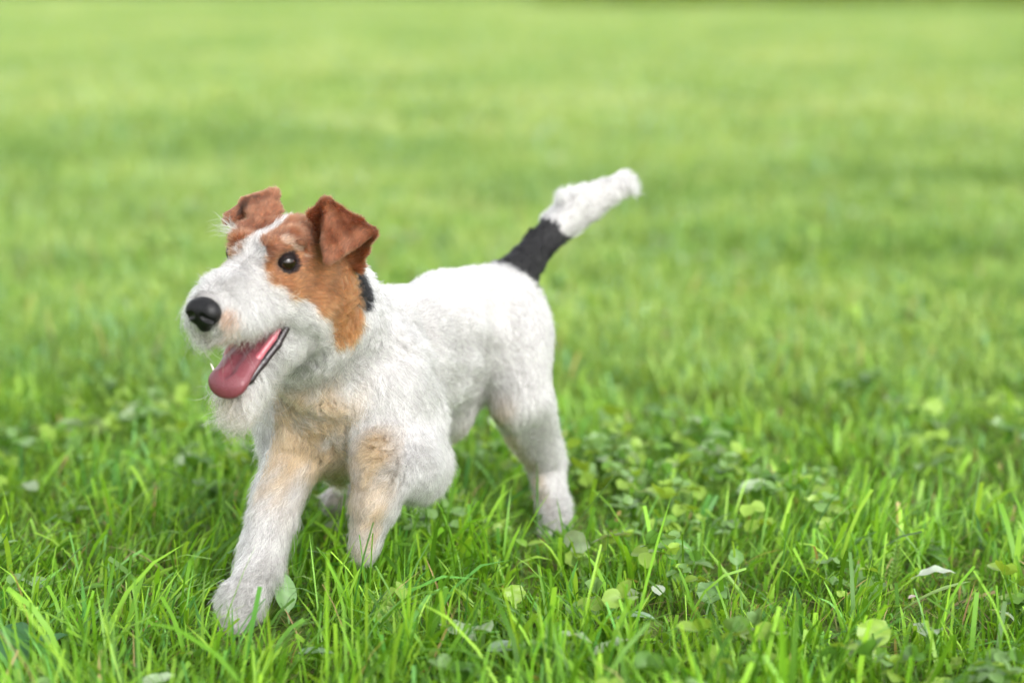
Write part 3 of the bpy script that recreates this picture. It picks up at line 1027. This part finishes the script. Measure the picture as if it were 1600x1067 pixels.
def build_face(root):
    I = np.eye(3)
    # nose leather with nostrils
    s = Shape()
    s.el((.095, 0, -.0285), I, (.0135, .0205, .0160), .006, 'n')
    s.el((.100, .010, -.029), I, (.009, .0100, .0125), .005, 'n')
    s.el((.100, -.010, -.029), I, (.009, .0100, .0125), .005, 'n')
    s.el((.096, 0, -.043), I, (.009, .008, .009), .006, 'n')
    for e in (1, -1):
        s.rc((.110, .0075 * e, -.030), (.104, .0165 * e, -.0345), .0042, .0026, .002, 'n', sub=True)
    s.rc((.1105, 0, -.031), (.1055, 0, -.052), .0009, .0009, .0015, 'n', sub=True)
    m, nt, p = principled('nose_leather', (.004, .004, .0045), .36, .28, bump=(1100, .6, .0008))
    local_mesh('nose', s, .0007, m, root, (0, .002, -.003), .92, (.092, 0, -.029))
    # eyes in dark lids
    m, nt, p = principled('eye_brown', (.008, .004, .002), .05, .45)
    md, nt, p = principled('eyelid_skin', (.006, .004, .004), .6, .12, bump=(900, .3, .0005))
    for e in (1, -1):
        o_ = nrm([.55, .83 * e, .05])
        th = nrm(np.cross([0, 0, 1.0], o_))
        R = np.stack([th, o_, np.cross(th, o_)], 1)
        c = EYE[e] - o_ * .0018
        s = Shape()
        s.el(c, I, (.0097, .0097, .0097), .001, 'e')
        ey = local_mesh('eye', s, .0008, m, root)
        s = Shape()
        s.el(c, I, (.0104, .0104, .0104), .001, 'e')
        s.el(c + o_ * .013 - np.array([0, 0, .0010]), R, (.0092, .012, .0062), .0015, 'e', sub=True)
        local_mesh('eyelid', s, .0007, md, ey)
    m, nt, p = principled('lip_black', (.018, .011, .014), .35, .4, coat=.2, bump=(500, .3, .001))
    # lower lip: dark rim on both sides, upper lip inside
    for e in (1, -1):
        s = Shape()
        pts = [(-.012, .033 * e, -.061), (.012, .027 * e, -.087), (.032, .0225 * e, -.100), (.050, .0185 * e, -.112), (.060, .011 * e, -.118), (.063, 0, -.119)]
        pts = [jaw_drop(a) for a in pts]
        for a, b in zip(pts[:-1], pts[1:]):
            s.rc(a, b, .0044, .0044, .003, 'l')
        local_mesh('lip', s, .001, m, root)
    m, nt, p = principled('tongue_pink', (.138, .029, .039), .42, .45, sss=.15, coat=.2, bump=(650, .8, .0016))
    s = Shape()
    path = [(-.01, -.084, .020, .009), (.012, -.088, .0205, .009), (.030, -.0945, .021, .008), (.046, -.101, .0215, .0075), (.060, -.1085, .022, .007),
            (.066, -.1120, .0212, .0060), (.069, -.1175, .0178, .0055)]
    path = [(a[0], jaw_drop((a[0], 0, a[1]))[2], a[2], a[3]) for a in path]
    for i in range(len(path) - 1):
        for f in (0, .5):
            x, z, wd, th = [path[i][j] * (1 - f) + path[i + 1][j] * f for j in range(4)]
            dx, dz = path[i + 1][0] - path[i][0], path[i + 1][1] - path[i][1]
            l = math.hypot(dx, dz)
            R = np.array([[dx / l, 0, -dz / l], [0, 1, 0], [dz / l, 0, dx / l]])
            s.el((x, .002, z), R, (.013, wd, th), .006, 't')
    for i in range(1, 5):
        a, b = path[i], path[i + 1]
        s.rc((a[0] + .005, .003, a[1] + a[3] + .0045), (b[0] + .005, .002, b[1] + b[3] + .0045), .0058, .0058 if i < 4 else .003, .006, 't', sub=True)
    local_mesh('tongue', s, .001, m, root)
    m, nt, p = principled('tooth_ivory', (.78, .74, .64), .25, .5)
    for e in (-1,):
        s = Shape()
        s.rc(jaw_drop((.058, .0175 * e, -.112)), jaw_drop((.062, .0215 * e, -.097)), .0022, .0007, .001, 'c')
        local_mesh('tooth', s, .0007, m, root)
    m, nt, p = principled('gum_pink', (.30, .075, .095), .35, .5, coat=.2)
    for e in (1, -1):
        s = Shape()
        pts = [(-.006, .026 * e, -.068), (.014, .0225 * e, -.081), (.034, .019 * e, -.094), (.050, .014 * e, -.105)]
        pts = [jaw_drop(a) for a in pts]
        for a, b in zip(pts[:-1], pts[1:]):
            s.rc(a, b, .0042, .004, .003, 'l')
        local_mesh('gum', s, .001, m, root)


# ------------------------------------------------------------------ whiskers, brow fringe and curls of the beard
def loose_hairs(body):
    r = np.random.default_rng(77)

    def strands(name, root_fn, n, length, rad, col, curl, dirs, droop):
        u = np.linspace(0, 1, 10)
        X, R_, C = [], [], []
        for i in range(n):
            p0, d = root_fn(r), nrm(np.array(dirs) + r.normal(0, .28, 3))
            L = length * r.uniform(.6, 1.25)
            side = nrm(np.cross(d, r.normal(0, 1, 3)))
            up_ = np.cross(side, d)
            c = curl * r.uniform(.3, 1.3)
            a = u * c
            # an arc that closes into a curl as c grows
            if c > .05:
                fx, fy = np.sin(a) / c, (1 - np.cos(a)) / c
            else:
                fx, fy = u, 0 * u
            q = p0 + L * (fx[:, None] * d + fy[:, None] * up_)
            w_ = HO + q @ HM.T
            w_[:, 2] -= droop * L * u ** 2
            X.append(w_)
            R_.append(rad * np.interp(u, [0, .6, 1], [1, .8, .25]))
            C.append(np.array(col) * r.uniform(.7, 1.15))
        put_curves(name, np.array(X), np.array(R_), np.array(C), body)
    strands('eyebrow', lambda r: np.array([.004, -.026, .024]) + r.normal(0, .003, 3), 46, .026, .00018, WHITE, .9, (.5, -.7, .35), .1)
    strands('eyebrow', lambda r: np.array([.006, .027, .021]) + r.normal(0, .003, 3), 30, .011, .00016, BROWN2, .9, (.5, .5, .3), .2)
    strands('whisker', lambda r: np.array([r.uniform(.055, .085), .028 * r.choice([-1, 1]), -.045]) + r.normal(0, .004, 3), 16, .040, .00015, WHITE * .9, 2.2, (.35, 0, -.5), .5)
    strands('whisker', lambda r: np.array([r.uniform(.055, .085), r.uniform(-.02, .02), -.058]) + r.normal(0, .003, 3), 14, .028, .00014, (.50, .38, .22), 2.4, (.3, 0, -.9), .2)
    strands('beard_curl', lambda r: np.array([r.uniform(.01, .055), r.uniform(-.016, .02), -.131]) + r.normal(0, .004, 3), 60, .050, .00020, WHITE, 3.6, (.2, .1, -.9), .1)
    strands('beard_curl', lambda r: np.array([r.uniform(.02, .055), r.uniform(.0, .02), -.125]) + r.normal(0, .004, 3), 7, .055, .0002, (.16, .11, .06), 3.8, (.2, .3, -.9), .1)


# ------------------------------------------------------------------ weeds
def leaf_arr(outline, length, width, col, fold=.35, droop=.8, rise=.6, nl=9, stalk=0.0, stalk_w=.0012, wob=0.0, r=rng, twist=0.0, vein=.82):
    """one leaf with a folded midrib: it leaves the origin along +x, rises and droops. -> V, q, C"""
    t = np.linspace(0, 1, nl)
    st = stalk / max(length, 1e-6)
    ts = np.r_[np.linspace(-st, 0, 4)[:-1], t] if stalk > 0 else t
    tt = (ts - ts[0]) / (ts[-1] - ts[0])
    ang = rise - droop * tt ** 1.2
    ds = np.diff(ts) * length
    x = np.r_[0, np.cumsum(np.cos(.5 * (ang[1:] + ang[:-1])) * ds)]
    z = np.r_[0, np.cumsum(np.sin(.5 * (ang[1:] + ang[:-1])) * ds)]
    hw = np.where(ts <= 0 if stalk > 0 else ts < -1, stalk_w, 0.5 * width * np.array([outline(max(v, 0)) for v in ts]) + .0002)
    cols = []
    V = []
    prof = ((-1, 1.0), (-.5, .45), (0, 0), (.5, .45), (1, 1.0))
    for j, (f, up_) in enumerate(prof):
        y = f * hw
        zz = z + np.abs(f) * hw * math.sin(fold) + wob * hw * np.sin(ts * 14 + f * 2 + r.random() * 6)
        y2 = y * math.cos(fold)
        tw = twist * tt
        V.append(np.stack([x - np.sin(ang) * 0, y2 * np.cos(tw) - (zz - z) * np.sin(tw), z + (zz - z) * np.cos(tw) + y2 * np.sin(tw)], 1))
        tone = vein * 1.25 if f == 0 else (1.0 + .06 * math.sin(j * 2.1))
        cols.append(np.tile(np.array(col) * tone, (len(ts), 1)) * (1 + .10 * np.sin(ts * 31 + 5 * f))[:, None])
    m = len(ts)
    k = len(prof)
    V = np.stack(V, 1).reshape(-1, 3)
    C = np.stack(cols, 1).reshape(-1, 3)
    i = (np.arange(m - 1) * k)[:, None] + np.arange(k - 1)[None]
    q = np.stack([i, i + k, i + k + 1, i + 1], -1).reshape(-1, 4)
    return V, q, C


def oval(t): return math.sin(math.pi * min(t, 1) ** .8) ** .75 if 0 < t < 1 else 0.0
def lance(t): return math.sin(math.pi * t ** .62) ** .9 if 0 < t < 1 else 0.0
def roundl(t): return math.sqrt(max(0, 1 - (2 * t - 1) ** 2))
def heart(t): return math.sqrt(max(0, 1 - (2 * t ** .85 - 1) ** 2))
def tooth(t): return (lance(t) * (0.62 + .38 * abs(math.sin(t * 17)))) if 0 < t < 1 else 0.0
def blade(t): return float(np.interp(t, [0, .1, .5, .8, 1], [.6, .9, 1, .75, .03]))


def turn(A, az=0.0, pos=(0, 0, 0), tilt=0.0, sc=1.0, roll=0.0):
    V, q, C = A
    V = V * sc
    c, s_ = math.cos(roll), math.sin(roll)
    V = V @ np.array([[1, 0, 0], [0, c, s_], [0, -s_, c]])
    c, s_ = math.cos(tilt), math.sin(tilt)
    V = V @ np.array([[c, 0, s_], [0, 1, 0], [-s_, 0, c]])
    c, s_ = math.cos(az), math.sin(az)
    V = V @ np.array([[c, s_, 0], [-s_, c, 0], [0, 0, 1]])
    return V + np.array(pos), q, C


def merge(L):
    V, Q, C, n = [], [], [], 0
    for v, q, c in L:
        V.append(v); Q.append(q + n); C.append(c); n += len(v)
    return np.concatenate(V), np.concatenate(Q), np.concatenate(C)


GREEN, LIME, DEEP, GLAUC, PALE = (.11, .23, .028), (.20, .32, .045), (.075, .18, .022), (.14, .25, .075), (.27, .35, .22)  # PALE has the whitish sky sheen mixed into the leaf colour


def clover_plant(r):
    L = []
    for i in range(r.integers(3, 7)):
        az, h_ = r.random() * 6.28, r.uniform(.024, .052)
        top = np.array([math.cos(az), math.sin(az), 0]) * r.uniform(.004, .03) + np.array([0, 0, h_])
        c = np.array([GREEN, DEEP, LIME, GLAUC][r.integers(0, 4)]) * r.uniform(.8, 1.2)
        # stalk
        st = blades(np.zeros((1, 3)), np.array([az]), np.array([np.linalg.norm(top)]), np.array([.0012]),
                    np.array([math.atan2(math.hypot(top[0], top[1]), top[2])]), np.array([0.]), np.array([c]), np.array([True]), np.array([0.]), 3)
        L.append(st)
        a0, tl = r.random() * 6.28, r.normal(0, .55)
        sz = r.uniform(.010, .017)
        for j in range(3):
            L.append(turn(leaf_arr(heart, sz, sz * .95, c, .25, .2, .25 + r.normal(0, .15), 6, r=r), a0 + j * 2.09, top, tl + r.normal(0, .2), 1, r.normal(0, .4)))
    return merge(L)


def rosette(r):
    L = []
    c0 = np.array([GREEN, DEEP, GLAUC][r.integers(0, 3)])
    f = [oval, lance, tooth][r.integers(0, 3)]
    for i in range(r.integers(3, 6)):
        L.append(turn(leaf_arr(f, r.uniform(.03, .055), r.uniform(.013, .024), c0 * r.uniform(.8, 1.25), .35, r.uniform(.5, 1.3), r.uniform(.6, 1.1), 8, .012, r=r, wob=.1),
                      r.random() * 6.28, (0, 0, .0), 0))
    return merge(L)


def scallop_plant(r):
    L = []
    for i in range(r.integers(2, 5)):
        az, h_ = r.random() * 6.28, r.uniform(.015, .04)
        c = np.array([GREEN, GLAUC, LIME][r.integers(0, 3)]) * r.uniform(.85, 1.2)
        sz = r.uniform(.018, .03)
        L.append(turn(leaf_arr(roundl, sz, sz * 1.05, c, .15, .5, .5, 8, h_, r=r, wob=.25), az, (0, 0, 0), r.uniform(.2, .8)))
    return merge(L)


def pale_leaf(r):
    c = np.array(PALE) * r.uniform(.75, 1.15)
    return merge([turn(leaf_arr(oval, r.uniform(.02, .04), r.uniform(.012, .02), c, .2, .6, .5, 7, r=r, wob=.2), r.random() * 6.28, (0, 0, r.uniform(.018, .04)), 0, 1, r.normal(0, .5)) for _ in range(r.integers(1, 3))])


def ground_cover():
    protos = []
    for j in range(6): protos.append(('a_clover%d' % j, clover_plant(np.random.default_rng(200 + j))))
    for j in range(5): protos.append(('b_rosette%d' % j, rosette(np.random.default_rng(220 + j))))
    for j in range(4): protos.append(('c_scallop%d' % j, scallop_plant(np.random.default_rng(240 + j))))
    for j in range(4): protos.append(('d_pale%d' % j, pale_leaf(np.random.default_rng(260 + j))))
    obs = [bpy.data.objects.new(nm, mesh_quads(nm, A[0], A[1], M_LEAF, True, A[2])) for nm, A in protos]
    r = np.random.default_rng(9)
    P, K = [], []
    for (y0, y1, den, pp) in ((1.5, 3.2, 400, .14), (3.2, 6, 120, .3), (6, 14, 60, .4)):
        n = int((y1 - y0) * 2 * (.257 * y1 + .4) * den)
        y = r.uniform(y0, y1, n)
        x = r.uniform(-1, 1, n) * (.257 * y1 + .4)
        f = Noise(5, 9, 1, seed=41)(np.c_[x, y, 0 * x])[:, 0] + .45 * x / (.257 * y) * 1.2 - .05
        keep = (np.abs(x) < .257 * y + .4) & (r.random(n) < sstep(-1.3, 1.6, f) * .85)
        for X, Y, R_ in PAWS:
            keep &= np.hypot(x - X, y - Y) > R_ * 1.5
        keep &= clearing(x, y, .04, .14) == 0
        P.append(np.c_[x, y][keep])
        K.append(r.choice(19, keep.sum(), p=np.array([(.73 - pp) / 6] * 6 + [.03] * 5 + [.03] * 4 + [pp / 4] * 4)))
    P, K = np.concatenate(P), np.concatenate(K)
    n = len(P)
    o = scatter_object('ground_cover', np.c_[P, ground_z(P[:, 0], P[:, 1])], r.random(n) * 6.28, r.uniform(.75, 1.6, n), K, obs)
    tag(o, 'clover and small broad leaved weeds scattered through the lawn', None, None, 'stuff')


def weed(name, parts, px, py, label, cat, group=None, mat=None, sink=.004):
    """a weed of its own: an empty at its root with each leaf or stem a part"""
    g = on_ground(px, py)
    z = float(ground_z(g[0], g[1])[0])
    if len(parts) == 1:
        A = parts[0][1]
        o = link(name, mesh_quads(name, A[0], A[1], mat or M_LEAF, True, A[2]))
    else:
        o = bpy.data.objects.new(name, None)
        COL.objects.link(o)
        for pn, A in parts:
            c = bpy.data.objects.new(pn, mesh_quads(pn, A[0], A[1], mat or M_LEAF, True, A[2]))
            COL.objects.link(c)
            c.parent = o
    o.location = (g[0], g[1], z - sink)
    tag(o, label, cat, group)
    return o


def stem_arr(h_, wd, lean, curl, az, col):
    a = blades(np.zeros((1, 3)), np.array([az]), np.array([h_]), np.array([wd]), np.array([lean]), np.array([curl]), np.array([col]), np.array([False]), np.array([.3]), 8)
    b = blades(np.zeros((1, 3)), np.array([az]), np.array([h_]), np.array([wd]), np.array([lean]), np.array([curl]), np.array([col]), np.array([False]), np.array([1.9]), 8)
    return merge([a, b])


def weeds():
    r = np.random.default_rng(15)
    PI = math.pi
    # right = az 0, away = az pi/2, left = pi, towards the camera = -pi/2
    weed('plantain_leaf', [('plantain_leaf', turn(leaf_arr(oval, .052, .027, (.12, .24, .07), .25, .25, .2, 10, .014, r=r), PI * .62, (0, 0, .012), 1.0))], 452, 985,
         'broad oval leaf standing upright against the planted forepaw of the dog', 'leaf')
    weed('grass_stalk', [('grass_stalk', stem_arr(.185, .0022, .62, .1, .15, (.06, .12, .03)))], 838, 902,
         'long thin dark grass stalk leaning far right, its tip ending in a pale dot', 'grass stalk')
    weed('tall_grass', [('tall_grass', stem_arr(.125, .0034, .06, -.1, 0, (.06, .16, .02)))], 836, 862,
         'tall dark upright grass blade in front of the hind leg', 'grass blade', None, M_GRASS)
    weed('weed_sprig', [('stem', stem_arr(.05, .0016, .1, .1, 0, LIME)), ('leaf', turn(leaf_arr(roundl, .021, .016, LIME, .2, .4, .3, 8, r=r), .2, (.002, 0, .042), 0)),
                        ('leaf', turn(leaf_arr(oval, .022, .014, (.16, .3, .04), .3, .3, .9, 8, r=r), 2.2, (0, 0, .040), -.5))], 822, 900,
         'small sprig with two bright yellow green round leaves below the hind leg', 'weed')
    weed('dock_leaf', [('dock_leaf', turn(leaf_arr(lance, .085, .024, (.10, .24, .05), .5, 1.15, 1.1, 12, .02, r=r, wob=.15), PI * .93, (0, 0, 0), 0))], 1105, 905,
         'arched green leaf with pale turned edge right of the hind paw', 'leaf')
    weed('round_leaf', [('round_leaf', turn(leaf_arr(oval, .023, .020, (.10, .215, .045), .25, .4, .2, 9, .034, r=r), PI * .55, (0, 0, 0), 1.05))], 1155, 925,
         'single oval upright leaf on a thin stalk beside a leaning blade', 'leaf')
    # horsetail: a stem with whorls of short branches
    parts = [('stem', stem_arr(.085, .0022, .06, .02, 0, (.10, .19, .05)))]
    for k_ in range(9):
        z = .030 + k_ * .0058
        L = [turn(stem_arr(.0135 * (1 - k_ / 14), .0013, 1.0, -.4, a_ * PI / 3 + k_, (.19, .31, .08)), 0, (.002 + z * .05, 0, z)) for a_ in range(6)]
        parts.append(('branch', merge(L)))
    weed('horsetail', parts, 1392, 935, 'little horsetail sprig with whorled side shoots standing above the clover', 'weed')
    weed('pale_leaf', [('pale_leaf', turn(leaf_arr(oval, .047, .026, (.40, .46, .37), .22, .75, .45, 11, .01, r=r, wob=.12), .05, (0, 0, .034), 0))], 1422, 945,  # this and the later pale leaves: sky sheen put into their colour
         'pale silvery oval leaf lying flat on top of the grass near the horsetail', 'leaf', None, None, 0)
    weed('tall_grass', [('tall_grass', stem_arr(.118, .0062, .70, -.05, PI * .93, (.17, .31, .05)))], 1188, 966,
         'wide bright blade leaning left above the scalloped leaves', 'grass blade', None, M_GRASS)
    weed('tall_grass', [('tall_grass', stem_arr(.10, .0032, .05, .1, 0, (.07, .18, .03)))], 1216, 945,
         'thin straight upright blade right of the wide leaning blade', 'grass blade', None, M_GRASS)
    weed('grass_stalk', [('grass_stalk', stem_arr(.155, .003, .03, .12, 0, (.13, .25, .08)))], 1512, 888,
         'tall pale green stalk rising near the right edge of the lawn', 'grass stalk')
    weed('grass_stalk', [('grass_stalk', stem_arr(.135, .0028, .75, -.1, PI * .95, (.12, .24, .05)))], 1478, 902,
         'stalk leaning left towards the horsetail, taller than it', 'grass stalk')
    weed('grass_stalk', [('grass_stalk', stem_arr(.135, .0024, .02, .05, 0, (.14, .26, .05)))], 155, 825,
         'lone tall thin stalk standing up left of the dog', 'grass stalk')
    weed('bent_grass', [('bent_grass', stem_arr(.13, .006, .8, .65, .08, (.24, .35, .16)))], 1368, 985,
         'long pale blade arching low to the right under the silvery leaf', 'grass blade', None, M_GRASS)
    weed('bent_grass', [('bent_grass', stem_arr(.085, .0075, .7, .6, .1, (.19, .33, .05)))], 195, 945,
         'broad bright blade bent over to the right left of the planted forepaw', 'grass blade', None, M_GRASS)
    weed('tall_grass', [('tall_grass', stem_arr(.105, .0058, .8, .15, .35, (.18, .31, .05)))], 255, 905,
         'wide flat blade slanting up towards the planted foreleg', 'grass blade', None, M_GRASS)
    weed('scalloped_leaf', [('scalloped_leaf', turn(leaf_arr(roundl, .033, .038, (.12, .23, .07), .12, .4, .3, 10, .03, r=r, wob=.3), 1.2, (0, 0, .008), .6))], 1100, 992,
         'round scalloped leaf low in the clover at the foot of the wide leaning blade', 'leaf')
    weed('pale_leaf', [('pale_leaf', turn(leaf_arr(oval, .02, .017, (.33, .38, .30), .25, .5, .9, 8, r=r), 1.7, (0, 0, .03), -.3))], 1030, 975,
         'small whitish leaf standing out among dark leaves below the dock leaf', 'leaf', None, None, 0)
    weed('pale_leaf', [('pale_leaf', turn(leaf_arr(oval, .05, .02, (.22, .32, .22), .25, .7, .3, 9, r=r), PI * .95, (0, 0, .04), -.1))], 1022, 1028,
         'blurred pale bluish leaf at the bottom of the picture right of the middle', 'leaf', None, None, 0)
    weed('pale_leaf', [('pale_leaf', turn(leaf_arr(oval, .05, .034, (.24, .34, .24), .15, .6, .3, 9, r=r), .3, (0, 0, .045), -.1))], 760, 1085,
         'big blurred pale leaf at the bottom edge below the hind leg', 'leaf', None, None, 0)
    weed('pale_leaf', [('pale_leaf', turn(leaf_arr(lance, .045, .02, (.20, .30, .19), .2, .6, .3, 9, r=r), .1, (0, 0, .035), -.1))], 466, 1068,
         'blurred pale leaf at the bottom edge below the planted forepaw', 'leaf', None, None, 0)
    weed('plantain', [('leaf', turn(leaf_arr(oval, .075, .042, (.05, .15, .05), .3, .8, .95, 12, .015, r=r, wob=.1), a_, (0, 0, 0), 0)) for a_ in (.4, 1.5, 2.6)], 5, 1065,
         'large dark broad leaved plant blurred in the bottom left corner', 'plant')
    for px, py, L_, az, le, lb in ((105, 905, .06, 1.0, .75, 'straw coloured dry stem sticking up among the blades at the left'),
                                   (1270, 985, .10, .55, .9, 'dry bent straw lying across the clover left of the horsetail'),
                                   (1500, 985, .07, .95, .5, 'dry tan stem standing near the bottom right'),
                                   (700, 965, .085, 2.2, .5, 'brownish dry blade drooping below the raised forepaw'),
                                   (470, 1000, .05, 2.3, .6, 'short reddish dry stem beside the upright oval leaf')):
        weed('dry_stem', [('dry_stem', stem_arr(L_, .0024, le, .3, az, (.36, .25, .13)))], px, py, lb, 'dry stem', None, M_GRASS)
    weed('petal', [('petal', turn(leaf_arr(oval, .012, .009, (.45, .37, .35), .3, .5, .4, 7, r=r), .2, (0, 0, .02), 0))], 1418, 960,
         'tiny pinkish white petal lying between the silvery leaf and the horsetail', 'petal', None, None, 0)


# ------------------------------------------------------------------ far hedge
def hedge():
    r = np.random.default_rng(4)
    x0, x1, Y, H_ = .5, 15.0, 40.0, 1.5
    n = 26000
    x = r.uniform(x0, x1, n)
    top = H_ * (.8 + .12 * np.sin(x * 1.7) + .08 * np.sin(x * 4.1 + 1))
    z = r.random(n) ** .8 * top
    dep = .7 * np.sqrt(np.maximum(0, 1 - (z / top) ** 4))
    y = Y + r.uniform(-1, 1, n) * dep
    c = np.stack([x, y, z + .05], 1)
    a, b = nrm(r.normal(size=(n, 3))), nrm(r.normal(size=(n, 3)))
    s_ = r.uniform(.04, .09, (n, 1))
    V = np.stack([c - a * s_, c + b * s_ * .5, c + a * s_, c - b * s_ * .5], 1).reshape(-1, 3)
    C = np.array([.15, .23, .025]) * r.uniform(.6, 1.5, (n, 1)) + np.array([.02, .01, 0]) * r.random((n, 1))
    o = bpy.data.objects.new('hedge', None)
    COL.objects.link(o)
    o.location = (0, 0, 0)
    tag(o, 'long low olive green hedge far off along the end of the lawn', 'hedge')
    link('foliage', mesh_quads('foliage', V, np.arange(4 * n).reshape(-1, 4), M_LEAF, False, np.repeat(C, 4, 0)), o)['kind'] = 'stuff'
    L = [blades(np.array([[xx, Y + r.normal(0, .2), 0]]), np.array([r.random() * 6]), np.array([1.2]), np.array([.05]), np.array([.1]), np.array([.1]),
                np.array([[.05, .035, .02]]), np.array([True]), np.array([1.5]), 4) for xx in np.arange(x0, x1, .5)]
    A = merge(L)
    link('stems', mesh_quads('stems', A[0], A[1], M_LEAF, False, A[2]), o)['kind'] = 'stuff'


near_grass()
far_grass()
hedge()
ground_cover()
weeds()
dog, dog_body = build_dog()
claw_m = principled('claw_horn', (.05, .04, .035), .35, .5)[0]
for b_, h_, rr in TOES:
    sh_ = Shape()
    sh_.rc(b_ + h_ * rr * .8, b_ + h_ * (rr + .008) - ZU * .005, .0022, .0007, .001, 'c')
    v_, q_ = sh_.mesh(.0008)
    link('claw', mesh_quads('claw', v_, q_, claw_m), dog)
build_face(dog)
loose_hairs(dog_body)
